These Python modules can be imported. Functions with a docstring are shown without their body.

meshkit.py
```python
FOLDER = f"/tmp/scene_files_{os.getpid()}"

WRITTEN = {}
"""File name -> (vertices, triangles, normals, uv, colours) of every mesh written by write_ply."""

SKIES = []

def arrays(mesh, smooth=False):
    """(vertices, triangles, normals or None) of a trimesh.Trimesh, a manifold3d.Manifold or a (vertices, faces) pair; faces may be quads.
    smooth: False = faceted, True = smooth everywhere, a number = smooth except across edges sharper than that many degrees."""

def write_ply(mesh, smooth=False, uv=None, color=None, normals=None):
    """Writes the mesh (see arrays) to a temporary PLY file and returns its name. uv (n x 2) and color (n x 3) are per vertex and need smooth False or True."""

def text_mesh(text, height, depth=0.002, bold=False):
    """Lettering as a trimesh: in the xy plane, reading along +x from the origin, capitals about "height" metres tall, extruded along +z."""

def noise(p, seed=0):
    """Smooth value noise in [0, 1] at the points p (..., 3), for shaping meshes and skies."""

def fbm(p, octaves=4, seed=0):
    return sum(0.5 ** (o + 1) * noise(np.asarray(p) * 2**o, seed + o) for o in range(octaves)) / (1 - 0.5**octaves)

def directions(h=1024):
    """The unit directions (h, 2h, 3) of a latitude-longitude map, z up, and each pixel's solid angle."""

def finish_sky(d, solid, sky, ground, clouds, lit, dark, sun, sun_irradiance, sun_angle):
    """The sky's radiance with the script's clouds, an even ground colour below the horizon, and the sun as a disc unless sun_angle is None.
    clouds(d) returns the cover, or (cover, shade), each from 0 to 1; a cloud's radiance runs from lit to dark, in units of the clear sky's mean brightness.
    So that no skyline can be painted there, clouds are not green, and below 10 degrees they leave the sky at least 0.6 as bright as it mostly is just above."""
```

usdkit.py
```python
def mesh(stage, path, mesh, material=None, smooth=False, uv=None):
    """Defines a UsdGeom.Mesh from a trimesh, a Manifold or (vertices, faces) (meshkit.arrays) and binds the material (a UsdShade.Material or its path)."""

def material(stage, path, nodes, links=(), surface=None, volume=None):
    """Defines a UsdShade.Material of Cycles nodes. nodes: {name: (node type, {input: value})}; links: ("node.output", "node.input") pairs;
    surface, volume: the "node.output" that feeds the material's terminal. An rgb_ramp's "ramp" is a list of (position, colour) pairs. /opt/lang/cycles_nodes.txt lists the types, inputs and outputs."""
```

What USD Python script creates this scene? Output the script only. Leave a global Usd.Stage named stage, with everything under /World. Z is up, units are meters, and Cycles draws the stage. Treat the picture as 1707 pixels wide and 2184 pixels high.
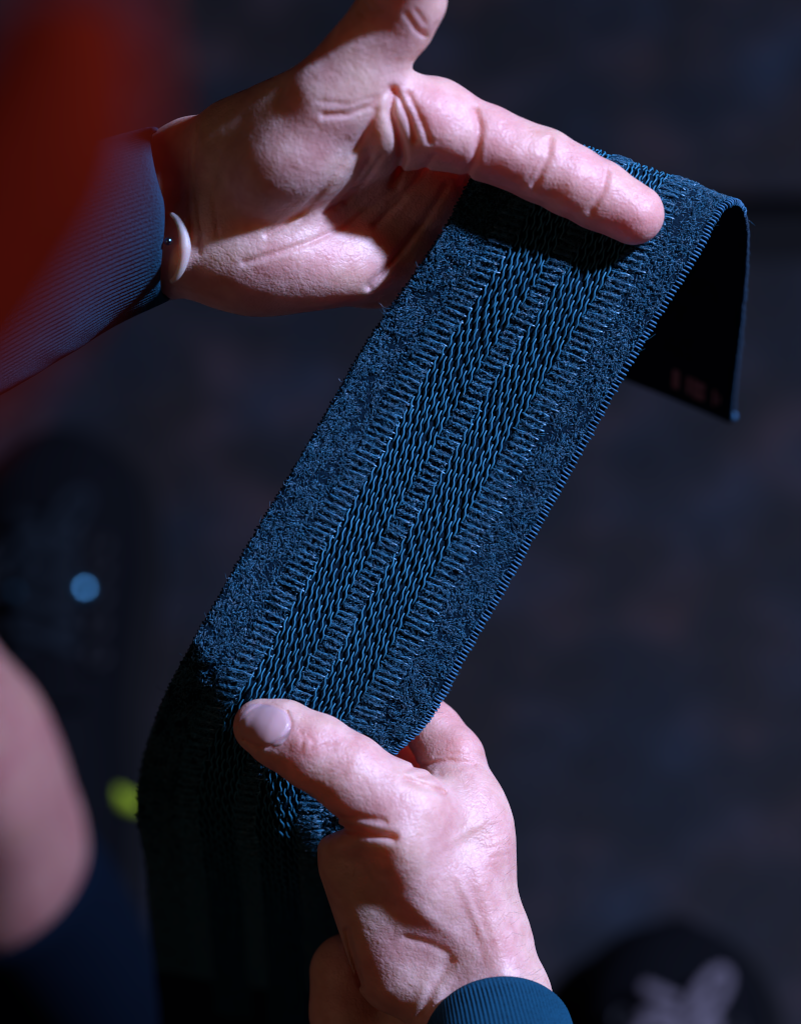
import math, random
import numpy as np
import trimesh, usdkit, meshkit
from scipy.ndimage import zoom as nd_zoom
from pxr import Usd, UsdGeom, UsdLux, UsdShade, Gf, Sdf, Vt

rng = np.random.default_rng(7)
random.seed(7)
stage = Usd.Stage.CreateInMemory()
UsdGeom.SetStageUpAxis(stage, 'Z')
UsdGeom.SetStageMetersPerUnit(stage, 1.0)
UsdGeom.Xform.Define(stage, '/World')
UsdGeom.Scope.Define(stage, '/World/Looks')

# ------------------------------------------------------------------ camera and lamps
EYE = np.array([0.0, 0.0, 1.25])
PITCH = math.radians(60)
RIGHT = np.array([1.0, 0, 0])
UP = np.array([0, math.sin(PITCH), math.cos(PITCH)])
BACK = np.array([0, -math.cos(PITCH), math.sin(PITCH)])
FOCUS = 0.81                       # metres to the stretched strap
TX = 0.114 / FOCUS                 # tangent of half the horizontal angle
APERTURE = 24.0
FOCAL = APERTURE / (2 * TX)
cam = UsdGeom.Camera.Define(stage, '/World/camera')
cam.CreateHorizontalApertureAttr(APERTURE)
cam.CreateVerticalApertureAttr(APERTURE * 1024 / 800)
cam.CreateFocalLengthAttr(FOCAL)
cam.CreateFStopAttr(4.0)
cam.CreateFocusDistanceAttr(FOCUS)
cam.CreateClippingRangeAttr(Gf.Vec2f(0.05, 100))
cam.CreateExposureAttr(0.0)
m4 = np.eye(4)
m4[0, :3], m4[1, :3], m4[2, :3], m4[3, :3] = RIGHT, UP, BACK, EYE
cam.AddTransformOp().Set(Gf.Matrix4d(m4.tolist()))


def to_world(p):                   # camera-frame millimetres (right, up, towards the lens from the focal plane) -> world metres
    p = np.asarray(p, float)
    q = p / 1000.0
    return EYE + q[..., :1] * RIGHT + q[..., 1:2] * UP + (q[..., 2:3] - FOCUS) * BACK


def mm(px, py, z):                 # a point of the place read off the photograph (1707 x 2183) at a known depth -> camera-frame mm
    px, py, z = np.broadcast_arrays(np.asarray(px, float), np.asarray(py, float), np.asarray(z, float))
    d = FOCUS * 1000 - z
    return np.stack([(px - 853.5) / 853.5 * TX * d, -(py - 1091.5) / 853.5 * TX * d, z], -1)


def px_of(p):
    d = FOCUS * 1000 - p[..., 2]
    return 853.5 + p[..., 0] / (TX * d) * 853.5, 1091.5 - p[..., 1] / (TX * d) * 853.5


PX = 1000 * FOCUS * TX / 853.5     # millimetres per photograph pixel at the focal plane


def on_floor(px, py, z0=0.0):
    v = (px - 853.5) / 853.5 * TX * RIGHT - (py - 1091.5) / 853.5 * TX * UP - BACK
    return EYE + v * ((z0 - EYE[2]) / v[2])


def lamp(name, kind, pos, target, color, power, **size):
    l = kind.Define(stage, '/World/' + name)
    back = np.array(pos, float) - np.array(target, float)
    back /= np.linalg.norm(back)
    right = np.cross([0, 0, 1.0], back)
    right /= np.linalg.norm(right)
    up = np.cross(back, right)
    m = np.eye(4)
    m[0, :3], m[1, :3], m[2, :3], m[3, :3] = right, up, back, pos
    l.AddTransformOp().Set(Gf.Matrix4d(m.tolist()))
    l.CreateColorAttr(Gf.Vec3f(*color))
    l.CreateIntensityAttr(power)
    for k, v in size.items():
        getattr(l, f'Create{k}Attr')(v)
    return l


MID = to_world([0, 0, 0])


def towards(r, u, b, dist):
    v = r * RIGHT + u * UP + b * BACK
    return MID + v / np.linalg.norm(v) * dist


lamp('key_lamp', UsdLux.DiskLight, towards(1.28, 0.97, 1.0, 2.4), MID, (0.68, 0.80, 1.40), 2300, Radius=0.075)
lamp('warm_lamp', UsdLux.RectLight, towards(-0.75, -0.1, 0.75, 2.3), MID, (1.0, 0.56, 0.38), 0.48, Width=1.4, Height=1.4)

# ------------------------------------------------------------------ materials
LOOKS = '/World/Looks/'


def mat(name, nodes, links=(), surface='p.BSDF'):
    return usdkit.material(stage, LOOKS + name, nodes, links, surface=surface)


def plain(name, color, rough=0.6, spec=0.4, **kw):
    return mat(name, {'p': ('principled_bsdf', {'base_color': color, 'roughness': rough, 'specular_ior_level': spec, **kw})})


skin = mat('skin', {
    'g': ('geometry', {}),
    'n1': ('noise_texture', {'scale': 60, 'detail': 3}),
    'r1': ('rgb_ramp', {'ramp': [(0.3, (0.63, 0.395, 0.30)), (0.5, (0.65, 0.385, 0.325)), (0.7, (0.58, 0.285, 0.25))]}),
    'n4': ('noise_texture', {'scale': 210, 'detail': 3}),
    'r4': ('rgb_ramp', {'ramp': [(0.3, (0.90, 0.82, 0.80)), (0.7, (1.06, 1.08, 1.08))]}),
    'm4': ('mix', {'mix_type': 'multiply', 'fac': 1.0}),
    'at': ('attribute', {'attribute': 'flush'}),
    'mx': ('mix', {'mix_type': 'mix', 'color2': (0.62, 0.24, 0.22)}),
    'ls': ('attribute', {'attribute': 'leg_shade'}),
    'mt': ('mix', {'mix_type': 'multiply', 'color2': (0.50, 0.40, 0.40)}),  # leg shade multiplied into the skin colour
    'v': ('voronoi_texture', {'scale': 850, 'feature': 'distance_to_edge'}),
    'n2': ('noise_texture', {'scale': 420, 'detail': 4}),
    'n5': ('noise_texture', {'scale': 90, 'detail': 3}),
    'sc': ('vector_math', {'math_type': 'multiply_add', 'vector2': (0.012, 0.012, 0.012)}),
    'v2': ('voronoi_texture', {'scale': 330, 'feature': 'distance_to_edge'}),
    'mr': ('map_range', {'from_min': 0.0, 'from_max': 0.11, 'to_min': 0.0, 'to_max': 0.13, 'clamp': True}),
    'ad': ('math', {'math_type': 'multiply_add', 'value2': 0.45}),
    'ad2': ('math', {'math_type': 'add'}),
    'b': ('bump', {'strength': 0.55, 'distance': 0.0006}),
    'p': ('principled_bsdf', {'roughness': 0.47, 'specular_ior_level': 0.48, 'subsurface_weight': 0.45, 'subsurface_scale': 0.0022,
                              'subsurface_radius': (1.0, 0.36, 0.2), 'subsurface_method': 'random_walk'}),
}, [('g.position', 'n1.vector'), ('n1.fac', 'r1.fac'), ('r1.color', 'm4.color1'), ('g.position', 'n4.vector'), ('n4.fac', 'r4.fac'), ('r4.color', 'm4.color2'),
    ('m4.color', 'mx.color1'), ('at.fac', 'mx.fac'), ('mx.color', 'mt.color1'), ('ls.fac', 'mt.fac'), ('mt.color', 'p.base_color'),
    ('g.position', 'v.vector'), ('g.position', 'n2.vector'), ('g.position', 'n5.vector'), ('n5.color', 'sc.vector1'), ('g.position', 'sc.vector3'), ('sc.vector', 'v2.vector'),
    ('v2.distance', 'mr.value'), ('v.distance', 'ad.value1'), ('n2.fac', 'ad.value3'), ('ad.value', 'ad2.value1'), ('mr.result', 'ad2.value2'),
    ('ad2.value', 'b.height'), ('b.normal', 'p.normal')])
nail_mat = plain('nail', (0.74, 0.33, 0.32), 0.32, 0.5, subsurface_weight=0.5, subsurface_scale=0.002)


def cloth_mat(name, color, scale=1200, rough=0.85, vary=0.5, sheen=0.0, spec=0.15):
    c = np.array(color)
    return mat(name, {
        'g': ('geometry', {}), 'n': ('noise_texture', {'scale': scale, 'detail': 3}), 'n2': ('noise_texture', {'scale': 60, 'detail': 4}),
        'r': ('rgb_ramp', {'ramp': [(0.25, tuple(c * (1 - vary))), (0.75, tuple(c * (1 + vary)))]}),
        'a': ('math', {'math_type': 'multiply_add', 'value2': 0.5}),
        'b': ('bump', {'strength': 0.6, 'distance': 0.0006}),
        'p': ('principled_bsdf', {'roughness': rough, 'specular_ior_level': spec, 'sheen_weight': sheen, 'sheen_roughness': 0.5})},
        [('g.position', 'n.vector'), ('g.position', 'n2.vector'), ('n2.fac', 'a.value1'), ('n.fac', 'a.value3'), ('a.value', 'r.fac'), ('r.color', 'p.base_color'),
         ('n.fac', 'b.height'), ('b.normal', 'p.normal')])


band_mat = cloth_mat('strap_weave', (0.0012, 0.0075, 0.0145), spec=0.06)
yarn_mat = mat('hook_yarn', {'g': ('geometry', {}), 'n': ('noise_texture', {'scale': 160, 'detail': 2}),
                             'r': ('rgb_ramp', {'ramp': [(0.3, (0.013, 0.115, 0.185)), (0.7, (0.022, 0.170, 0.265))]}),
                             'p': ('principled_bsdf', {'roughness': 0.5, 'specular_ior_level': 0.35})},
               [('g.position', 'n.vector'), ('n.fac', 'r.fac'), ('r.color', 'p.base_color')])
pile_mat = mat('loop_pile', {'g': ('geometry', {}), 'n': ('noise_texture', {'scale': 700, 'detail': 2}),
                             'r': ('rgb_ramp', {'ramp': [(0.3, (0.006, 0.056, 0.098)), (0.7, (0.023, 0.165, 0.265))]}),
                             'p': ('principled_bsdf', {'roughness': 0.3, 'specular_ior_level': 0.65})},
               [('g.position', 'n.vector'), ('n.fac', 'r.fac'), ('r.color', 'p.base_color')])
edge_mat = plain('edge_thread', (0.011, 0.095, 0.18), 0.6)
print_mat = plain('faded_print', (0.32, 0.16, 0.17), 0.8, 0.2)
knit_mat = cloth_mat('navy_knit', (0.0026, 0.032, 0.058), scale=1500, spec=0.1)
red_mat = cloth_mat('red_cloth', (0.050, 0.0030, 0.0010), spec=0.0, scale=500, vary=0.25)
sock_mat = cloth_mat('black_sock', (0.0008, 0.0026, 0.006), spec=0.04, scale=600)
trim_mat = cloth_mat('dark_red_knit', (0.05, 0.006, 0.008), scale=600)
shoe_mat = cloth_mat('black_mesh_fabric', (0.0012, 0.0014, 0.002), spec=0.05, scale=500)
sole_mat = plain('black_rubber', (0.0018, 0.0018, 0.002), 0.8, 0.08)
lace_mat = cloth_mat('pale_lace', (0.065, 0.055, 0.062), scale=500, vary=0.2)
grey_lace_mat = cloth_mat('grey_lace', (0.0012, 0.0032, 0.005), scale=500, vary=0.3)
lime_mat = cloth_mat('lime_fabric', (0.17, 0.23, 0.008), scale=400, vary=0.15)
metal_mat = plain('polished_steel', (0.10, 0.34, 0.5), 0.3, 0.5, metallic=1.0)
black_metal = plain('black_enamel', (0.004, 0.004, 0.005), 0.5, 0.2)
bead_mat = plain('dark_bead', (0.08, 0.2, 0.32), 0.22, 0.6, metallic=1.0)
lit_skin_mat = plain('lit_skin', (0.50, 0.34, 0.31), 0.5, 0.4, subsurface_weight=0.5, subsurface_scale=0.003)
hair_mat = plain('fine_hair', (0.25, 0.17, 0.12), 0.4, 0.4)
floor_mat = mat('rubber_floor', {
    'g': ('geometry', {}),
    'n': ('noise_texture', {'scale': 17, 'detail': 4, 'roughness': 0.6}), 'n2': ('noise_texture', {'scale': 13, 'detail': 3}),
    'r': ('rgb_ramp', {'ramp': [(0.32, (0.0005, 0.0010, 0.0016)), (0.5, (0.0034, 0.0034, 0.0038)), (0.68, (0.0135, 0.0098, 0.0100))]}),
    'r2': ('rgb_ramp', {'ramp': [(0.35, (0.40, 1.0, 1.7)), (0.65, (1.5, 0.98, 0.9))]}),
    'mx': ('mix', {'mix_type': 'multiply', 'fac': 1.0}),
    'n3': ('noise_texture', {'scale': 240, 'detail': 3}),
    'b': ('bump', {'strength': 0.5, 'distance': 0.002}),
    'p': ('principled_bsdf', {'roughness': 0.7, 'specular_ior_level': 0.15})},
    [('g.position', 'n.vector'), ('g.position', 'n2.vector'), ('n.fac', 'r.fac'), ('n2.fac', 'r2.fac'), ('r.color', 'mx.color1'), ('r2.color', 'mx.color2'),
     ('mx.color', 'p.base_color'), ('g.position', 'n3.vector'), ('n3.fac', 'b.height'), ('b.normal', 'p.normal')])

# ------------------------------------------------------------------ scene helpers
USED = {}


def numbered(path):
    n = USED.get(path, 0)
    USED[path] = n + 1
    return path if n == 0 else f'{path}_{n:03d}'


def tag(prim, label=None, cat=None, group=None, kind=None):
    prim = prim.GetPrim() if hasattr(prim, 'GetPrim') else prim
    for k, v in (('label', label), ('category', cat), ('group', group), ('kind', kind)):
        if v:
            prim.SetCustomDataByKey(k, v)
    return prim


def thing(name, label=None, cat=None, group=None, kind=None, loc=None):
    x = UsdGeom.Xform.Define(stage, numbered('/World/' + name))
    if loc is not None:
        x.AddTranslateOp().Set(Gf.Vec3d(*map(float, loc)))
    return tag(x, label, cat, group, kind)


def obj(name, mesh, material, parent=None, smooth=True):
    base = str(parent.GetPath()) if parent is not None else '/World'
    return usdkit.mesh(stage, numbered(base + '/' + name), mesh, material, smooth=smooth).GetPrim()


def primvar(prim, name, values):
    UsdGeom.PrimvarsAPI(prim).CreatePrimvar(name, Sdf.ValueTypeNames.FloatArray, 'vertex').Set(Vt.FloatArray.FromNumpy(np.asarray(values, np.float32)))


def curves(name, pts, widths, material, parent):
    """pts (n, k, 3) world; widths (n,) or scalar"""
    n, k, _ = pts.shape
    base = str(parent.GetPath()) if parent is not None else '/World'
    c = UsdGeom.BasisCurves.Define(stage, numbered(base + '/' + name))
    c.CreateTypeAttr('linear')
    c.CreateCurveVertexCountsAttr(Vt.IntArray.FromNumpy(np.full(n, k, np.int32)))
    c.CreatePointsAttr(Vt.Vec3fArray.FromNumpy(pts.reshape(-1, 3).astype(np.float32)))
    w = np.repeat(np.broadcast_to(widths, (n,)), k).reshape(n, k) * np.linspace(1, 0.7, k)
    c.CreateWidthsAttr(Vt.FloatArray.FromNumpy(w.ravel().astype(np.float32)))
    c.SetWidthsInterpolation('vertex')
    UsdShade.MaterialBindingAPI.Apply(c.GetPrim()).Bind(material)
    return c.GetPrim()


def catmull(pts, n):
    """Resample control points (k, d) with a Catmull-Rom spline at n evenly spread lengths."""
    from scipy.interpolate import PchipInterpolator, CubicSpline
    pts = np.asarray(pts, float)
    t = np.concatenate([[0], np.cumsum(np.linalg.norm(np.diff(pts, axis=0), axis=1))])
    return CubicSpline(t, pts)(np.linspace(0, t[-1], n))


def grid_faces(n, m, wrap=False):
    i, j = np.meshgrid(np.arange(n - 1), np.arange(m if wrap else m - 1), indexing='ij')
    a, b = i * m + j, i * m + (j + 1) % m
    return np.stack([a, b, b + m, a + m], -1).reshape(-1, 4)


def tris(q):
    return np.vstack([q[:, [0, 1, 2]], q[:, [0, 2, 3]]])


def tube(path, r, sides=8, cap=True, flat=1.0, up=None):
    """Round (or flattened) tube along path (k, 3); r scalar or (k,)."""
    path = np.asarray(path, float)
    k = len(path)
    r = np.broadcast_to(r, (k,))
    t = np.gradient(path, axis=0)
    t /= np.linalg.norm(t, axis=1, keepdims=True) + 1e-12
    ref = np.array([0.31, 0.2, 0.93]) if up is None else np.asarray(up, float)
    n1 = np.cross(np.broadcast_to(ref, t.shape), t)
    n1 /= np.linalg.norm(n1, axis=1, keepdims=True) + 1e-12
    n2 = np.cross(t, n1)
    a = np.arange(sides) / sides * 2 * np.pi
    v = path[:, None] + r[:, None, None] * (np.cos(a)[None, :, None] * n1[:, None] + flat * np.sin(a)[None, :, None] * n2[:, None])
    v = v.reshape(-1, 3)
    f = tris(grid_faces(k, sides, True))
    if cap:
        c0, c1 = len(v), len(v) + 1
        v = np.vstack([v, path[:1], path[-1:]])
        j = np.arange(sides)
        f = np.vstack([f, np.stack([np.full(sides, c0), (j + 1) % sides, j], 1),
                       np.stack([np.full(sides, c1), (k - 1) * sides + j, (k - 1) * sides + (j + 1) % sides], 1)])
    return v, f


def join(parts):
    vs, fs, n = [], [], 0
    for v, f in parts:
        vs.append(v)
        fs.append(np.asarray(f) + n)
        n += len(v)
    return np.vstack(vs), np.vstack(fs)


# ------------------------------------------------------------------ implicit surfaces (hands)
def smin(a, b, k):
    h = np.clip(0.5 + 0.5 * (b - a) / k, 0, 1)
    return b * (1 - h) + a * h - k * h * (1 - h)


def cone(P, a, b):
    """a, b: (px, py, z, radius px)"""
    A, B = mm(*a[:3]), mm(*b[:3])
    ra, rb = a[3] * PX, b[3] * PX
    ab = B - A
    t = np.clip(((P - A) @ ab) / (ab @ ab), 0, 1)
    return np.linalg.norm(P - A - t[:, None] * ab, axis=1) - (ra + t * (rb - ra))


def chain(P, joints, k=2.0):
    d = None
    for a, b in zip(joints[:-1], joints[1:]):
        c = cone(P, a, b)
        d = c if d is None else smin(d, c, k)
    return d


def ellipsoid(P, c, radii, angle=0.0):
    """c (px, py, z); radii (px, px, mm) along the turned axes; angle in degrees, clockwise in the picture"""
    C = mm(*c)
    a = math.radians(angle)
    q = P - C
    u = q[:, 0] * math.cos(a) - q[:, 1] * math.sin(a)
    w = q[:, 0] * math.sin(a) + q[:, 1] * math.cos(a)
    r = np.array([radii[0] * PX, radii[1] * PX, radii[2]])
    s = np.sqrt((u / r[0]) ** 2 + (w / r[1]) ** 2 + (q[:, 2] / r[2]) ** 2) + 1e-9
    return (s - 1) * r.min() * 0.9 + 0 * s


def seg_dist(x, y, line):
    best = np.full(x.shape, 1e9)
    for (ax, ay), (bx, by) in zip(line[:-1], line[1:]):
        dx, dy = bx - ax, by - ay
        t = np.clip(((x - ax) * dx + (y - ay) * dy) / (dx * dx + dy * dy), 0, 1)
        best = np.minimum(best, np.hypot(x - ax - t * dx, y - ay - t * dy))
    return best


def relief(P, d, creases, bumps, zmin=-60):
    """Skin relief where it is read off the photograph: creases (line, width px, depth mm), bumps (x, y, sx, sy, angle, height mm)."""
    x, y = px_of(P)
    front = np.clip((P[:, 2] - zmin) / 6, 0, 1)
    for line, w, depth in creases:
        d = d + depth * front * np.exp(-(seg_dist(x, y, line) / w) ** 2)
    for bx, by, sx, sy, ang, h in bumps:
        a = math.radians(ang)
        u, v = (x - bx) * math.cos(a) + (y - by) * math.sin(a), -(x - bx) * math.sin(a) + (y - by) * math.cos(a)
        d = d - h * front * np.exp(-(u / sx) ** 2 - (v / sy) ** 2)
    return d


def surface_nets(F, origin, h):
    """Dual contouring without normals of the zero level of F (grid)."""
    inside = F < 0
    nx, ny, nz = F.shape
    cells = np.zeros((nx - 1, ny - 1, nz - 1), np.int8)
    for a in (0, 1):
        for b in (0, 1):
            for c in (0, 1):
                cells += inside[a:nx - 1 + a, b:ny - 1 + b, c:nz - 1 + c]
    act = (cells > 0) & (cells < 8)
    idx = np.full(cells.shape, -1, np.int64)
    ijk = np.argwhere(act)
    idx[act] = np.arange(len(ijk))
    acc, cnt = np.zeros((len(ijk), 3)), np.zeros(len(ijk))
    corners = [(a, b, c) for a in (0, 1) for b in (0, 1) for c in (0, 1)]
    val = {c: F[ijk[:, 0] + c[0], ijk[:, 1] + c[1], ijk[:, 2] + c[2]] for c in corners}
    for c in corners:
        for ax in range(3):
            if c[ax] == 0:
                e = tuple(1 if k == ax else c[k] for k in range(3))
                f0, f1 = val[c], val[e]
                cross = (f0 < 0) != (f1 < 0)
                t = np.where(cross, f0 / np.where(cross, f0 - f1, 1), 0)
                p = np.array(c, float)[None] + np.eye(3)[ax][None] * t[:, None]
                acc[cross] += p[cross]
                cnt[cross] += 1
    v = origin + h * (ijk + acc / cnt[:, None])
    faces = []
    for ax in range(3):
        b, c = (ax + 1) % 3, (ax + 2) % 3
        sl0, sl1 = [slice(None)] * 3, [slice(None)] * 3
        sl0[ax], sl1[ax] = slice(0, -1), slice(1, None)
        flip = inside[tuple(sl0)] != inside[tuple(sl1)]
        e = np.argwhere(flip)
        e = e[(e[:, b] > 0) & (e[:, c] > 0) & (e[:, b] < F.shape[b] - 1) & (e[:, c] < F.shape[c] - 1)]
        ob, oc = np.eye(3, dtype=int)[b], np.eye(3, dtype=int)[c]
        q = np.stack([idx[tuple((e - ob - oc).T)], idx[tuple((e - oc).T)], idx[tuple(e.T)], idx[tuple((e - ob).T)]], 1)
        s = inside[tuple(e.T)]
        q[~s] = q[~s][:, ::-1]
        faces.append(q)
    return v, np.vstack(faces)


def polygonise(sdf, lo, hi, h, coarse=4):
    lo, hi = np.asarray(lo, float), np.asarray(hi, float)
    n = np.ceil((hi - lo) / (h * coarse)).astype(int) + 1
    axes = [lo[k] + np.arange(n[k]) * h * coarse for k in range(3)]
    G = np.stack(np.meshgrid(*axes, indexing='ij'), -1).reshape(-1, 3)
    C = sdf(G).reshape(n)
    fine = (n - 1) * coarse + 1
    F = nd_zoom(C, fine / n, order=1, grid_mode=False, mode='nearest').astype(np.float32)
    near = np.argwhere(np.abs(F) < h * coarse * 1.3)
    for at in range(0, len(near), 400000):
        part = near[at:at + 400000]
        F[tuple(part.T)] = sdf(lo + part * h)
    v, q = surface_nets(F, lo, h)
    return v, tris(q)

# ------------------------------------------------------------------ the floor
floor = thing('floor', 'dark rubber flooring below the hands, out of focus', kind='structure')
seam = on_floor(1650, 484)[1]
gap, t = 0.045, 0.012
rows = [(seam + gap / 2, seam + 4.0), (seam - 1.2 + gap / 2, seam - gap / 2), (seam - 4.0, seam - 1.2 - gap / 2)]
def box_between(x0, y0, z0, x1, y1, z1):
    b = trimesh.creation.box([x1 - x0, y1 - y0, z1 - z0])
    b.apply_translation([(x0 + x1) / 2, (y0 + y1) / 2, (z0 + z1) / 2])
    return b


for y0, y1 in rows:
    obj('floor_mat', box_between(-4, y0, -t, 4, y1, 0.0), floor_mat, floor, smooth=False)
obj('floor_base', box_between(-4, seam - 4, -0.06, 4, seam + 4, -t - 0.004), sole_mat, floor, smooth=False)

# ------------------------------------------------------------------ the stretched strap
EDGE_R = [(1562, 893, -118), (1574, 760, -86), (1588, 620, -52), (1594, 520, -28), (1590, 458, -12), (1574, 428, -3), (1543, 445, 2), (1500, 522, 5),
          (1440, 622, 4.5), (1340, 785, 2), (1240, 962, 0), (1145, 1132, 0), (1060, 1283, 0), (985, 1412, 0), (940, 1497, -1),
          (893, 1562, -4), (838, 1612, -7), (800, 1664, -11), (782, 1740, -18), (780, 1830, -33), (785, 1960, -80), (795, 2110, -150), (805, 2300, -235)]
EDGE_L = [(1138, 712, -118), (1128, 590, -86), (1112, 450, -52), (1104, 352, -28), (1095, 290, -13), (1083, 258, -4), (1060, 278, 4), (1010, 365, 9),
          (958, 468, 10), (868, 606, 6), (770, 748, 2), (675, 914, 0), (588, 1062, 0), (512, 1190, 0), (455, 1290, 0),
          (396, 1392, -1), (334, 1500, -2), (286, 1615, -5), (262, 1725, -10), (274, 1830, -24), (292, 1960, -68), (306, 2110, -140), (318, 2300, -225)]
er, el = mm(*np.array(EDGE_R, float).T), mm(*np.array(EDGE_L, float).T)
NS = 900
both = catmull(np.hstack([el, er]), NS)
SL, SR = both[:, :3], both[:, 3:]
mid = (SL + SR) / 2
ARC = np.concatenate([[0], np.cumsum(np.linalg.norm(np.diff(mid, axis=0), axis=1))])
LENGTH, WIDTH = ARC[-1], 70.0
S_ROLL = np.interp(14 / (len(EDGE_R) - 1) * (NS - 1), np.arange(NS), ARC)
S_ROLL = ARC[np.argmin(np.linalg.norm(mid - (er[13] + el[13]) / 2, axis=1))] + 7
S_FOLD = np.interp(np.argmax(mid[:, 1]), np.arange(NS), ARC)


def strap_raw(s, v):               # s in mm from the free end, v from -1 (left edge) to 1 (right edge)
    i = np.interp(s, ARC, np.arange(NS))
    i0 = np.clip(np.floor(i).astype(int), 0, NS - 2)
    f = (i - i0)[..., None]
    L = SL[i0] * (1 - f) + SL[i0 + 1] * f
    R = SR[i0] * (1 - f) + SR[i0 + 1] * f
    w = ((v + 1) / 2)[..., None]
    p = L * (1 - w) + R * w
    t = np.clip((s - S_ROLL - 14 - 13 * (v + 1)) / 40, 0, 1)                      # the left rim rolls back where the thumb pulls the wrap down
    p[..., 2] -= 42 * t * t * (3 - 2 * t) * np.clip((0.30 - v) / 1.30, 0, 1)
    return p


def strap(s, v, lift=0.0):         # camera-frame mm on the outer face, with soft waviness, lifted along its normal
    s, v = np.broadcast_arrays(np.asarray(s, float), np.asarray(v, float))
    p = strap_raw(s, v)
    n = np.cross(strap_raw(s + 0.7, v) - strap_raw(s - 0.7, v), strap_raw(s, v + 0.02) - strap_raw(s, v - 0.02))
    n /= np.linalg.norm(n, axis=-1, keepdims=True) + 1e-9
    w = meshkit.fbm(np.stack([s / 42, v * 1.3, np.zeros_like(s)], -1), 2, 3) - 0.5
    k = np.exp(-((s - S_FOLD) / 25) ** 2)
    return p + OUT * n * (1.6 * w * (1 - k) + np.asarray(lift))[..., None]


OUT = 1
_s = LENGTH * 0.5
if (strap(_s, 0.0, 5.0) - strap(_s, 0.0, 0.0))[..., 2] < 0:
    OUT = -1

wrap = thing('elastic_wrap', 'wide dark blue elastic wrap stretched between the two hands', 'elastic wrap')
gs, gv = np.linspace(0, LENGTH, 420), np.linspace(-1, 1, 61)
S2, V2 = np.meshgrid(gs, gv, indexing='ij')
rough = 0.25 * (meshkit.fbm(np.stack([S2 / 2.2, V2 * 14, S2 * 0], -1), 2, 9) - 0.5)
edge_round = -0.7 * np.clip((np.abs(V2) - 0.975) / 0.025, 0, 1) ** 2
top = strap(S2, V2, rough + edge_round)
bot = strap(S2, V2, -1.9 - edge_round)
nv = len(gv)
vv = np.vstack([top.reshape(-1, 3), bot.reshape(-1, 3)])
q = grid_faces(len(gs), nv)
off = len(gs) * nv
i = np.arange(len(gs) - 1)
j = np.arange(nv - 1)
sides = [np.stack([i * nv, (i + 1) * nv, (i + 1) * nv + off, i * nv + off], 1), np.stack([i * nv + nv - 1, i * nv + nv - 1 + off, (i + 1) * nv + nv - 1 + off, (i + 1) * nv + nv - 1], 1),
         np.stack([j, j + off, j + 1 + off, j + 1], 1), np.stack([(len(gs) - 1) * nv + j, (len(gs) - 1) * nv + j + 1, (len(gs) - 1) * nv + j + 1 + off, (len(gs) - 1) * nv + j + off], 1)]
obj('woven_band', (to_world(vv), tris(np.vstack([q, q[:, ::-1] + off] + sides))), band_mat, wrap, smooth=50)

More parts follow.
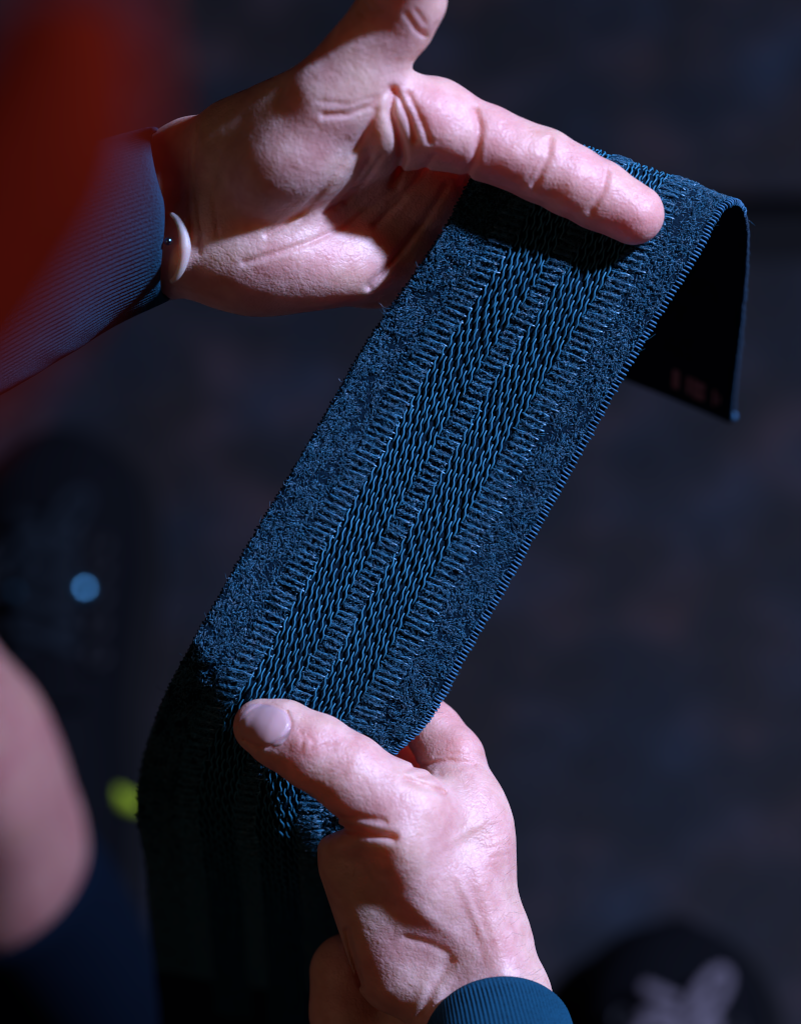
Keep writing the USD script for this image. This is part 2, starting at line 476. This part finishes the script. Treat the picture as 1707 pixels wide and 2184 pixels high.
# chain-like hook stitches: two strips of seven columns
HALF = WIDTH / 2
S0, S1 = S_FOLD - 38, LENGTH - 60
PITCH_S = 4.4
for c0, c1 in ((-0.415, -0.105), (0.095, 0.405)):
    strip = UsdGeom.Xform.Define(stage, numbered(str(wrap.GetPath()) + '/hook_strip')).GetPrim()
    for c, vc in enumerate(np.linspace(c0, c1, 7)):
        parts = []
        s = S0 + (c % 3) * 0.35 + rng.uniform(0, .3)
        while s < S1:
            if rng.random() < 0.05:
                s += rng.uniform(0.6, 1.6)
            u = np.linspace(0, 1.28, 11)
            lat = 0.95 / (1 + np.exp(-(u - 0.60) * 13)) - 0.5 + rng.normal(0, 0.07)
            lift = 0.12 + 0.62 * np.clip(np.sin(np.pi * np.clip(u / 1.28, 0, 1)), 0, 1) ** 0.6 + rng.normal(0, .09)
            wob = 0.14 * math.sin(s / 9.0) + 0.1 * math.sin(s / 3.7 + 2) + 0.55 * (meshkit.noise(np.array([[s / 8.0, c * 1.7, c0 * 9]]), 6)[0] - 0.5)
            p = strap(s + u * PITCH_S * rng.uniform(.96, 1.04), vc + (lat + wob) / HALF, lift)
            r = 0.285 * (0.75 + 0.25 * np.sin(np.pi * u / 1.28)) * rng.uniform(0.92, 1.08)
            parts.append(tube(to_world(p), r / 1000, 6))
            s += PITCH_S * rng.uniform(0.93, 1.07)
        obj('stitch_column', join(parts), yarn_mat, strip)

# knitted rungs beside and between the strips, each rung a fuzzy bar
F0, F1 = S_FOLD - 26, LENGTH - 95
for a, b in ((-0.63, -0.43), (-0.09, 0.08), (0.425, 0.63)):
    parts, fuzz = [], []
    for s in np.arange(F0, F1, 2.2):
        s = s + rng.normal(0, 0.2)
        fade = meshkit.noise(np.array([[s / 9.0, a * 7, 1.0]]), 4)[0]
        v = np.linspace(a + rng.normal(0, .012), b + rng.normal(0, .02), 9)
        lift = (0.1 + 0.5 * np.sin(np.pi * np.linspace(0.05, 0.95, 9)) ** 0.4) * (0.5 + 0.8 * fade)
        line = s + 0.25 * np.sin(np.linspace(0, 3, 9) + s) + rng.normal(0, .05, 9)
        parts.append(tube(to_world(strap(line, v, lift)), (0.24 + .16 * rng.random(9)) / 1000, 5))
        m = 44
        v0 = rng.uniform(a, b - 0.02, m)
        seg = rng.uniform(0.35, 1.0, m) / HALF
        k = np.linspace(0, 1, 4)
        vs = np.clip(v0[:, None] + seg[:, None] * k, a, b + .02)
        base = np.interp(vs.ravel(), v, lift).reshape(vs.shape)
        ss = s + rng.normal(0, .33, (m, 1)) + rng.normal(0, .17, (m, 4))
        fuzz.append(strap(ss, vs, base + 0.35 + 0.28 * np.sin(np.pi * k)[None] + rng.uniform(-.15, .25, (m, 1))))
    obj('rung_row', join(parts), pile_mat, wrap)
    tag(curves('rung_fuzz', to_world(np.vstack(fuzz)), rng.uniform(0.10, 0.20, sum(len(x) for x in fuzz)) / 1000, pile_mat, wrap), kind='stuff')


def pile(a, b, count, name):
    s = rng.uniform(S_FOLD - 30, LENGTH - 95, count)
    v = rng.uniform(a, b, count)
    dens = meshkit.fbm(np.stack([s / 3.2, v * HALF / 3.2, s * 0], -1), 3, 21)
    keep = rng.random(count) < np.clip((dens - 0.22) * 3.6, 0.16, 1)
    s, v, dens = s[keep], v[keep], dens[keep]
    n = len(s)
    swirl = meshkit.fbm(np.stack([s / 9, v * HALF / 9, s * 0 + 5], -1), 2, 33)
    ang = (swirl - 0.5) * 5.0 + 0.55 + rng.normal(0, 0.9, n)
    ln = rng.uniform(0.45, 1.25, n)
    k = np.linspace(-0.5, 0.5, 4)
    bend = rng.normal(0, 0.5, n)
    ds = ln[:, None] * (np.cos(ang)[:, None] * k + np.sin(ang)[:, None] * bend[:, None] * (k ** 2))
    dv = ln[:, None] * (np.sin(ang)[:, None] * k - np.cos(ang)[:, None] * bend[:, None] * (k ** 2))
    lift = 0.05 + (0.2 + 1.1 * (dens - 0.25))[:, None] * (0.35 + 0.65 * (1 - (2 * k) ** 2)) * rng.uniform(0.4, 1.4, (n, 1)) + rng.normal(0, .08, (n, 4))
    vv_ = np.clip(v[:, None] + dv / HALF, -1.0, 0.985)
    return tag(curves(name, to_world(strap(s[:, None] + ds, vv_, lift)), rng.uniform(0.10, 0.21, n) / 1000, pile_mat, wrap), kind='stuff')


pile(-0.995, -0.44, 46000, 'pile')
pile(0.43, 0.95, 42000, 'pile')
pile(-0.10, 0.09, 9000, 'pile')
# overlocked edges: one slanted thread after another
shaded_edge = plain('shaded_edge_thread', (0.004, 0.022, 0.042), 0.7, 0.2)  # darker copy of the edge thread: shade put into the hanging end
for side, sa, sb, m_ in ((1, S_FOLD - 10, LENGTH - 70, edge_mat), (1, 2, S_FOLD - 10, shaded_edge), (-1, S_FOLD, LENGTH - 70, band_mat)):
    parts = []
    ss = sa
    while ss < sb:
        ss += 1.22 * rng.uniform(0.86, 1.14)
        v = side * (np.array([0.945, 0.975, 0.996, 1.008, 1.004]) if side > 0 else np.array([0.985, 0.995, 1.002, 1.006, 1.0])) + rng.normal(0, .004)
        ln = np.array([0.0, 0.12, 0.22, 0.3, 0.36]) + rng.normal(0, .08)
        lf = np.array([0.15, 0.38, 0.18, -0.5, -1.3]) if side > 0 else np.array([-0.3, -0.5, -0.8, -1.1, -1.5])
        parts.append(tube(to_world(strap(ss + ln, v, lf)), 0.31 * rng.uniform(.75, 1.15) / 1000, 5))
    obj('edge_stitching', join(parts), m_, wrap)
glint_ball = trimesh.creation.icosphere(2, 0.0013)  # bright ball added for the glint at the free end
glint_ball.vertices += 0.0003 * (meshkit.fbm(glint_ball.vertices * 900, 2, 3)[:, None] - 0.5)
glint_ball.apply_translation(to_world(strap(np.array(1.5), np.array(1.0), 0.4)))
obj('end_glint', glint_ball, edge_mat, wrap)
# loose fibres along the rims
parts = []
for side, m in ((-1, 90), (1, 40), (2, 60)):
    for _ in range(m):
        s = rng.uniform(S_FOLD, LENGTH - 110) if side < 2 else rng.uniform(1, S_FOLD)
        sg = min(side, 1)
        k = np.linspace(0, 1, 6)
        out = rng.exponential(0.9 if side < 2 else 0.45) * k + 0.2 * k ** 2 * rng.normal()
        parts.append(strap(s + rng.normal(0, 1.0) * k + 0.5 * np.sin(k * 4), sg * (0.99 + out / HALF), rng.normal(0, .5) * k))
tag(curves('loose_fibre', to_world(np.array(parts)), 0.09 / 1000, pile_mat, wrap), kind='stuff')
# worn print on the inner face of the hanging end
def printed(rects):
    parts = []
    for s0, s1, v0, v1 in rects:
        S_, V_ = np.meshgrid(np.linspace(s0, s1, 6), np.linspace(v0, v1, 6), indexing='ij')
        parts.append((to_world(strap(S_, V_, -1.96 - 0.0)).reshape(-1, 3), tris(grid_faces(6, 6))))
    return join(parts)


obj('worn_print', printed([(7, 18, .40, .47), (7, 17, .54, .585), (6, 10.5, .63, .72), (11.5, 16, .63, .72), (6, 17, .60, .635), (6, 15, .80, .83), (8, 13, .85, .875)]), print_mat, wrap, smooth=False)

# ------------------------------------------------------------------ the hands
def left_hand(P):
    fore = smin(chain(P, [(-420, 640, -12, 115), (120, 500, -18, 100), (415, 352, -11, 88)], 4), chain(P, [(-420, 800, -12, 110), (120, 640, -20, 92), (440, 500, -15, 92)], 4), 16)
    carp = smin(cone(P, (415, 352, -11, 88), (540, 330, 3, 95)), cone(P, (440, 500, -15, 92), (540, 560, -9, 88)), 14)
    palm = smin(fore, carp, 10)
    for c in ((500, 350, -3, 80, 935, 268, 17, 80), (500, 420, -3, 84, 905, 400, -9, 80), (500, 480, -6, 84, 855, 508, -16, 76), (500, 540, -9, 86, 795, 578, -24, 70)):
        palm = smin(palm, cone(P, c[:4], c[4:]), 8)
    thumb = chain(P, [(515, 296, 3, 92), (700, 205, 25, 84), (840, 40, 33, 81), (866, -5, 38, 78), (885, -140, 56, 64)], 3)
    palm = smin(palm, thumb, 7)
    palm = smin(palm, ellipsoid(P, (655, 318, 13), (180, 112, 18), -34), 6)        # ball of the thumb
    palm = smin(palm, ellipsoid(P, (585, 560, -4), (215, 88, 14), 6), 14)           # heel of the hand
    palm = smin(palm, cone(P, (770, 205, 26, 62), (905, 240, 20, 66)), 9)          # web to the index finger
    index = chain(P, [(935, 268, 16, 80), (1030, 302, 16.5, 77), (1155, 352, 15.5, 76), (1215, 384, 14.5, 73), (1275, 415, 13, 71), (1350, 456, 12, 64)], 2)
    middle = chain(P, [(905, 400, -11, 78), (1060, 470, -38, 74), (1200, 520, -46, 68), (1290, 560, -42, 58)], 2)
    ring = chain(P, [(855, 508, -18, 74), (1000, 580, -46, 70), (1140, 640, -52, 64), (1230, 670, -46, 56)], 2)
    little = chain(P, [(795, 578, -24, 70), (925, 590, -48, 62), (1020, 640, -58, 55), (1090, 660, -54, 48)], 2)
    d = palm
    fingers = np.minimum(np.minimum(index, middle), np.minimum(ring, little))
    d = smin(d, fingers, 5)
    creases = [
        ([(1012, 236), (1022, 270), (1013, 335), (985, 395)], 9, 1.2),              # base of the index finger
        ([(1172, 300), (1166, 335), (1140, 392)], 9, .8), ([(1160, 300), (1150, 335), (1126, 380)], 5, .4),
        ([(1292, 368), (1284, 405), (1258, 448)], 9, 0.75),
        ([(838, 190), (832, 240), (846, 285), (858, 335), (838, 392)], 9, 2.0),     # edge of the pad under the index finger
        ([(846, 196), (872, 250), (885, 300)], 6, 1.2), ([(870, 200), (900, 260), (915, 300)], 7, .8),
        ([(845, 400), (790, 440), (740, 480), (650, 520), (520, 560)], 7, .55),     # crease across the palm
        ([(800, 235), (770, 300), (700, 390), (640, 455), (570, 500)], 8, .6),     # round the ball of the thumb
        ([(815, 330), (780, 380), (735, 430)], 6, .6), ([(790, 335), (750, 400), (715, 440)], 5, .5), ([(765, 350), (730, 410), (690, 455)], 5, .4),
        ([(952, 395), (905, 470), (850, 540), (785, 610)], 8, .8),                # foot of the fingers
        ([(905, 360), (860, 420), (800, 480)], 8, .8), ([(925, 330), (890, 385), (830, 430)], 6, .5),
        ([(425, 265), (415, 330), (418, 420), (430, 500), (424, 540)], 4, .45),     # wrist
        ([(401, 320), (402, 420), (408, 510)], 4, .4), ([(470, 330), (455, 420), (465, 500)], 5, .25), ([(380, 330), (385, 420)], 4, .2),
        ([(690, 245), (740, 243), (790, 225), (830, 190)], 7, .7), ([(680, 215), (740, 222), (800, 205)], 5, .3),
        ([(868, 30), (888, 62), (905, 75)], 6, .7), ([(885, 20), (905, 50)], 5, .4),
        ([(775, 5), (790, 25), (812, 18)], 5, .5), ([(788, -6), (805, 12)], 4, .4), ([(765, 22), (782, 38), (808, 34)], 4, .35),
    ]
    bumps = [(900, 225, 50, 40, 30, 1.2), (965, 300, 45, 40, 20, 1.2), (895, 300, 30, 40, 20, .8), (630, 300, 110, 60, -35, 1.2), (815, 300, 26, 70, 8, 1.8),
             (730, 365, 16, 80, 38, .8), (600, 548, 110, 45, -8, 0.9), (375, 545, 26, 50, 8, 2.4), (1090, 330, 40, 40, 20, 1.0), (1225, 385, 36, 38, 25, .8), (1350, 450, 45, 40, 30, .8),
             (760, 470, 90, 30, -35, -0.8)]
    d = relief(P, d, creases, bumps)
    return d + 0.16 * (meshkit.fbm(P / 4.5, 2, 11) - 0.5)


def right_hand(P):
    thumb = chain(P, [(556, 1549, 8.5, 58), (600, 1566, 11, 70), (672, 1604, 13, 78), (745, 1650, 14, 80), (850, 1740, 12, 96)], 3)
    meta1 = chain(P, [(850, 1740, 10, 96), (930, 1880, 4, 98), (1000, 2010, 0, 100)], 5)
    body = smin(meta1, chain(P, [(1000, 1765, -4, 82), (1005, 1850, -4, 86), (1030, 2010, -4, 96), (1070, 2130, 2, 100), (1130, 2420, 40, 130)], 4), 8)
    body = smin(body, chain(P, [(930, 1800, -26, 90), (960, 1990, -24, 100), (990, 2140, -10, 105), (1020, 2420, 30, 135)], 4), 10)
    body = smin(body, cone(P, (772, 1840, 4, 94), (868, 2050, -4, 120)), 8)            # ball of the thumb
    body = smin(body, cone(P, (850, 1740, 6, 70), (985, 1740, -4, 70)), 9)            # web
    index = chain(P, [(1000, 1765, -4, 82), (984, 1700, -6, 77), (962, 1622, -12, 70), (925, 1560, -17, 60), (860, 1490, -24, 56), (770, 1440, -20, 48)], 2)
    middle = chain(P, [(950, 1800, -28, 82), (900, 1640, -40, 74), (780, 1560, -40, 66), (690, 1540, -34, 56)], 2)
    ring = chain(P, [(900, 1880, -40, 80), (800, 1800, -90, 72), (720, 1900, -120, 64), (760, 1990, -110, 56)], 2)
    heel = chain(P, [(745, 2075, -26, 88), (745, 2160, -24, 84), (790, 2320, -20, 90)], 3)
    d = smin(body, thumb, 7)
    d = smin(d, index, 5)
    d = np.minimum(d, np.minimum(middle, ring))
    d = smin(d, heel, 3)
    d = smin(d, cone(P, (800, 2200, -30, 90), (960, 2200, -14, 100)), 4)
    creases = [
        ([(690, 1772), (735, 1766), (790, 1778), (838, 1786)], 9, 1.9), ([(700, 1748), (760, 1742), (820, 1752)], 8, .8),
        ([(738, 1985), (752, 2040), (770, 2100)], 7, 1.4),
        ([(868, 1640), (905, 1630), (955, 1622), (1010, 1630)], 6, .8), ([(890, 1655), (940, 1652)], 5, .4), ([(865, 1662), (915, 1680), (945, 1690)], 7, 1.1),
        ([(672, 1600), (690, 1590), (712, 1585)], 4, .45), ([(655, 1568), (668, 1582), (662, 1600)], 4, .45), ([(640, 1560), (648, 1578), (642, 1592)], 4, .4), ([(690, 1610), (712, 1600)], 4, .3),
        ([(865, 2000), (905, 2010), (950, 2030)], 8, .5), ([(900, 2165), (925, 2100), (960, 2050)], 12, .9),
        ([(520, 1578), (545, 1592), (575, 1592), (605, 1572), (622, 1545), (612, 1518)], 3.5, .8), ([(512, 1560), (518, 1530), (545, 1508), (580, 1500), (612, 1518)], 3.5, .25),
        ([(690, 1655), (720, 1640), (742, 1628)], 4, .25), ([(700, 1672), (735, 1652)], 4, .2), ([(1010, 1600), (1030, 1612)], 4, .3), ([(925, 1612), (975, 1606), (1015, 1616)], 4, .35), ([(935, 1645), (985, 1640)], 4, .25),
        ([(1040, 1790), (1075, 1780)], 4, .25), ([(1045, 1830), (1085, 1822)], 4, .25), ([(1035, 1810), (1085, 1800)], 4, .2),
    ]
    bumps = [(1065, 1812, 34, 46, 10, 2.2), (1010, 1735, 60, 60, 30, .8), (1050, 1960, 34, 150, -14, 2.2), (850, 1862, 70, 60, 20, 3.4),
             (905, 1940, 62, 80, 10, 2.2), (935, 1975, 80, 18, 38, .7), (1005, 1940, 9, 90, -22, .55), (1085, 1960, 8, 90, -10, .5), (1000, 1770, 60, 9, -30, .4), (640, 1580, 24, 18, 20, .7), (664, 1590, 20, 16, 20, .5),
             (915, 2130, 30, 60, 25, 1.2), (720, 1805, 50, 22, 4, 1.8), (860, 1800, 80, 40, 25, 1.6), (985, 1590, 30, 40, 0, 1.2), (560, 1560, 70, 40, 25, 0.3)]
    d = relief(P, d, creases, bumps, -40)
    return d + 0.16 * (meshkit.fbm(P / 4.5, 2, 12) - 0.5)


LEG = [(-392, 1180, -290, 280), (-222, 1470, -320, 299), (-107, 1680, -355, 292), (-12, 1850, -390, 272), (200, 2180, -490, 250), (330, 2420, -590, 220)]


def leg(P):
    d = chain(P, LEG[:5], 10)
    d = smin(d, cone(P, (-48, 1560, -350, 186), (22, 1740, -375, 174)), 25)
    return d


H_LEFT, H_RIGHT = 0.52, 0.52
lo, hi = mm(-60, 720, 0) - [8, 4, 60], mm(1440, -60, 0) + [4, 4, 66]
lv, lf = polygonise(left_hand, [lo[0], lo[1], -70], [hi[0], hi[1], 82], H_LEFT)
lo, hi = mm(490, 2290, 0), mm(1230, 1420, 0)
rv, rf = polygonise(right_hand, [lo[0], lo[1], -70], [hi[0], hi[1], 42], H_RIGHT)
gv_, gf_ = polygonise(leg, [-260, -230, -550], [25, 40, -210], 4.0)
person = thing('person', 'person in dark blue knit sleeves stretching the elastic wrap between both hands', 'person')
allv, allf = join([(lv, lf), (rv, rf), (gv_, gf_)])
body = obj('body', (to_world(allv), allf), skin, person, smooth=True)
fx, fy = px_of(allv)
flush = np.zeros(len(allv))
for bx, by, r, a in ((1370, 470, 100, .7), (1230, 390, 90, .45), (1090, 320, 90, .45), (960, 260, 100, .4), (830, 320, 60, .3), (560, 1550, 70, .25), (650, 1585, 40, .35),
                     (960, 1570, 70, .4), (1070, 1810, 60, .3), (720, 1790, 70, .25), (740, 2080, 120, .35), (880, 40, 60, .3), (820, 600, 120, .35)):
    flush += a * np.exp(-((fx - bx) ** 2 + (fy - by) ** 2) / r ** 2)
primvar(body, 'leg_shade', (allv[:, 2] < -150).astype(float))  # whole leg darkened in colour to look more dimly lit
primvar(body, 'flush', np.clip(flush * 0.8, 0, 0.7) * (allv[:, 2] > -100))

# thumbnail: a shell laid on the thumb
def on_surface(sdf, px, py, z0=30.0):
    z = np.full(px.shape, z0)
    for _ in range(60):
        d = sdf(mm(px, py, z).reshape(-1, 3)).reshape(px.shape)
        z = z - np.clip(d, -1, 3) * 0.6
    return z


NC, NA = np.array([565.0, 1546.0]), math.radians(15)
u_, w_ = np.meshgrid(np.linspace(-1, 1, 25), np.linspace(-1, 1, 25), indexing='ij')
su, sw = u_ * np.sqrt(1 - w_ ** 2 / 2.6), w_ * np.sqrt(1 - u_ ** 2 / 2.6)
nx_, ny_ = NC[0] + 55 * su * math.cos(NA) - 43 * sw * math.sin(NA), NC[1] + 55 * su * math.sin(NA) + 43 * sw * math.cos(NA)
nz_ = on_surface(right_hand, nx_, ny_)
edge = np.maximum(np.abs(u_), np.abs(w_))
nt = mm(nx_, ny_, nz_ + 0.34 - 0.3 * np.clip((edge - 0.86) / 0.14, 0, 1) ** 2)
nb = mm(nx_, ny_, nz_ - 0.8)
q = grid_faces(25, 25)
obj('thumbnail', (to_world(np.vstack([nt.reshape(-1, 3), nb.reshape(-1, 3)])), tris(np.vstack([q[:, ::-1], q + 625]))), nail_mat, person)


# ------------------------------------------------------------------ knitted sleeves
def sleeve(path, radii, name, ribs, rim):
    """path (px, py, z) from the cuff's rim up the arm; radii (across px, depth px)"""
    c = catmull(np.array([mm(*p) for p in path]), 70)
    rr = catmull(np.array(radii, float) * PX, 70)
    t = np.gradient(c, axis=0)
    t /= np.linalg.norm(t, axis=1, keepdims=True)
    n1 = np.cross(t, [0, 0, 1.0])
    n1 /= np.linalg.norm(n1, axis=1, keepdims=True)
    n2 = np.cross(n1, t)
    m = 720
    a = np.arange(m) / m * 2 * np.pi
    def ring(k, extra, depth_in=0.0):
        rib = 0.2 * np.cos(a * ribs) * (min(1, k / 5) if extra == 0 else 0.0)
        wave = (0.45 + 0.035 * k) * (meshkit.fbm(np.stack([np.cos(a) * 1.6, np.sin(a) * 1.6, np.full(m, k * 0.09)], -1), 2, 5) - 0.5)
        hem = -0.3 if k == 0 else 0.0
        e = rib + wave - depth_in + hem
        off = (np.cos(a) * (rr[k, 0] + e))[:, None] * n1[k] + (np.sin(a) * (rr[k, 1] + e))[:, None] * n2[k]
        low = np.clip(-off[:, 1] / np.linalg.norm(off, axis=1), 0, 1) ** 1.6
        return c[k] + off + (rim * low * max(0, 1 - k / 40))[:, None] * t[k]
    rings = [ring(6, 1, 2.0), ring(2, 1, 1.9), ring(0, 1, 1.6), ring(0, 1, 0.7), ring(0, 0, 0.1)] + [ring(k, 0) for k in range(1, 70)]
    v = np.vstack(rings)
    f = tris(grid_faces(len(rings), m, True))
    return obj(name, (to_world(v), f), knit_mat, person)


sleeve([(388, 438, -7), (260, 484, -9), (120, 540, -9), (-120, 660, -5), (-420, 800, 0)], [(182, 176), (198, 182), (212, 182), (225, 195), (240, 205)], 'sleeve', 124, 14)
sleeve([(1060, 2203, 6), (1075, 2290, 20), (1090, 2400, 36), (1110, 2560, 60)], [(157, 156), (164, 164), (171, 172), (185, 184)], 'sleeve', 110, 0)

# fine hairs on the rim of the right hand
hs = []
for _ in range(46):
    y = rng.uniform(1690, 2120)
    x = np.interp(y, [1690, 1737, 1834, 1895, 1988, 2062, 2118], [1060, 1067, 1093, 1098, 1116, 1144, 1163]) - rng.uniform(4, 60)
    k = np.linspace(0, 1, 5)
    z = on_surface(right_hand, np.array([x]), np.array([y]))[0]
    hs.append(mm(x + rng.uniform(12, 26) * k, y - 10 * k * rng.normal(.4, 1) - 6 * k ** 2, z - 0.3 + 2.0 * k))
tag(curves('arm_hair', to_world(np.array(hs)), 0.05 / 1000, hair_mat, person), kind='stuff')

# sock on the lower leg
def limb_shell(pts, grow, material, name, m=96, n=40, ribs=0):
    P4 = catmull(np.array([[*mm(*p[:3]), p[3] * PX + grow] for p in pts]), n)
    c, r = P4[:, :3], P4[:, 3].copy()
    r[0] -= grow + 2
    v, f = tube(c, r, m)
    return obj(name, (to_world(v), f), material, person)


limb_shell([LEG[3], (100, 2000, -435, 269), LEG[4], LEG[5]], 5, sock_mat, 'sock')
limb_shell([(255, 2140, -505, 257), (290, 2205, -522, 254)], 9, trim_mat, 'sock_trim', n=8)

# ------------------------------------------------------------------ bracelet bead and added pale crescent at the left cuff
br = thing('bracelet', 'small shiny bracelet bead with an added pale crescent for lit wrist skin, below the left cuff', 'bracelet')
k = np.linspace(-1.25, 1.25, 40)
arc = mm(352 + 42 * np.cos(k), 528 + 76 * np.sin(k), 7 + 5 * np.cos(k))
obj('lit_skin_crescent', tuple([to_world(tube(arc, np.interp(np.abs(k), [0, 1.25], [1.8, .6]), 14)[0]), tube(arc, 1, 14)[1]]), lit_skin_mat, br)  # crescent added where the wrist skin catches light
s_ = trimesh.creation.icosphere(3, 0.0012)
s_.apply_translation(to_world(mm(359, 514, 12.5)))
obj('bead', s_, bead_mat, br)

# ------------------------------------------------------------------ red cloth close to the lens
cl = mm(np.array([130, 130, 95, -5, -170, -480]), np.array([-20, 130, 280, 450, 650, 900]), 500)
pathc = catmull(cl, 60)
rc = np.interp(np.linspace(0, 1, 60), [0, .15, .3, .6, 1], [7.5, 10.5, 12.5, 14, 16])
v, f = tube(pathc, rc, 60, up=[0, 0, 1.0])
v = v + 0.8 * (meshkit.fbm(v / 6, 3, 8)[:, None] - 0.5) * np.array([1, 1, 1.5])
obj_ = obj('red_cloth', (to_world(v), f), red_mat)
tag(obj_, 'strongly blurred red cloth close to the lens in the upper left corner', 'cloth')


# ------------------------------------------------------------------ trainers on the floor
def shoe(toe, heading, label, lace, lime=False, l0=.128, l1=.20, lw=.024):
    """A low trainer standing on the floor: toe (x, y) of its front, heading in degrees (direction from heel to toe, 90 = away from the camera)."""
    t = thing('shoe', label, 'shoe')
    a = math.radians(heading)
    ux, uy = np.array([math.cos(a), math.sin(a), 0]), np.array([-math.sin(a), math.cos(a), 0])
    org = np.array([toe[0], toe[1], 0.0]) - ux * 0.29
    put = lambda p: org + p[..., :1] * ux + p[..., 1:2] * uy + p[..., 2:3] * np.array([0, 0, 1.0])
    L = np.array([0, .01, .03, .07, .12, .17, .21, .245, .27, .284, .29])
    Wd = np.array([.004, .026, .034, .037, .036, .042, .048, .047, .037, .022, .004])
    Ht = np.array([.080, .092, .098, .098, .094, .082, .066, .056, .048, .040, .030])
    xs = np.linspace(0, .29, 46)
    from scipy.interpolate import PchipInterpolator as PI
    wd, ht = PI(L, Wd)(xs), PI(L, Ht)(xs)
    m = 40
    b = np.arange(m) / m * 2 * np.pi
    def body_(grow, z0, hts, low):
        cy = np.sign(np.cos(b)) * np.abs(np.cos(b)) ** .7
        cz = np.sign(np.sin(b)) * np.abs(np.sin(b)) ** .75
        v = np.stack([np.repeat(xs, m), ((wd + grow)[:, None] * cy[None]).ravel(), (z0 + (hts[:, None] - z0) * (0.5 + 0.5 * cz[None])).ravel()], -1)
        # narrower towards the top, so that the upper leans in
        h = (v[:, 2] - z0) / np.repeat(np.maximum(hts - z0, 1e-3), m)
        v[:, 1] *= 1 - low * np.clip(h, 0, 1) ** 1.5
        f = tris(grid_faces(46, m, True))
        c = [np.append(v, v[:m].mean(0)[None], 0)]
        n = len(v)
        v = np.vstack([v, v[:m].mean(0), v[-m:].mean(0)])
        jj = np.arange(m)
        f = np.vstack([f, np.stack([np.full(m, n), (jj + 1) % m, jj], 1), np.stack([np.full(m, n + 1), 45 * m + jj, 45 * m + (jj + 1) % m], 1)])
        return put(v), f
    obj('sole', body_(.004, 0.0, np.full(46, .026) + .006 * (xs / .29 - .5) ** 2 * 4, 0.0), sole_mat, t)
    obj('upper', body_(0.0, 0.018, ht, 0.42), shoe_mat, t)
    top = lambda x: PI(L, Ht)(x)
    tong = put(np.stack([np.linspace(.10, .205, 14), np.zeros(14), top(np.linspace(.10, .205, 14)) + .001], -1))
    obj('tongue', tube(tong, np.linspace(.019, .015, 14), 14, flat=0.25, up=[0, 0, 1]), shoe_mat, t)
    for k, x in enumerate(np.linspace(l0, l1, 5)):
        w = lw
        for sgn in (1, -1):
            yy = np.linspace(-w, w, 12) * sgn
            p = np.stack([x + .014 * np.linspace(0, 1, 12), yy, top(x) + .004 - 9 * yy ** 2 + (0.002 if sgn > 0 else 0)], -1)
            obj('lace', tube(put(p), .0033, 8, flat=0.4, up=[0, 0, 1]), lace, t)
        for sgn in (1, -1):
            e = trimesh.creation.torus(.0042, .0013, 18, 8)
            e.apply_translation(put(np.array([[x, sgn * .024, top(x) - .002]]))[0])
            obj('eyelet', e, black_metal, t)
    for sgn, big in ((1, 1.15), (-1, 0.8)):
        k = np.linspace(0, 2 * np.pi, 26)
        p = np.stack([l1 - .003 + .018 * np.sin(k) * .5 - sgn * .012 * (1 - np.cos(k)), sgn * (.002 + .011 * big * (1 - np.cos(k))), top(l1) + .009 + .004 * np.sin(k * 1.5) + 0 * k], -1)
        obj('lace_bow', tube(put(p), .0026, 8, flat=0.45, up=[0, 0, 1]), lace, t)
    if lime:
        for x, y, z, r in ((.166, -.017, .0845, .0056), (.158, -.006, .089, .0022), (.164, .014, .088, .0032)):
            e = trimesh.creation.icosphere(3, r)
            e.apply_translation(put(np.array([[x, y, z]]))[0])
            obj('rivet', e, metal_mat, t)
        e0, e1 = on_floor(178, 1664, .062), on_floor(300, 1726, .058)
        obj('lime_tab', tube(np.linspace(e0, e1, 12), 0.0046 * np.array([.3, .75, .95] + [1] * 6 + [.95, .75, .3]), 14), lime_mat, t)
    return t


f1 = on_floor(1450, 1958, .03)
shoe(f1[:2], 84, 'black shoe with pale pink laces on the floor in the lower right corner', lace_mat, l0=.165, l1=.228, lw=.017)
f2 = on_floor(112, 890, .04)
shoe(f2[:2], 94, 'black shoe with dull grey laces and lime heel, beside the bare leg', grey_lace_mat, True, lw=.015)
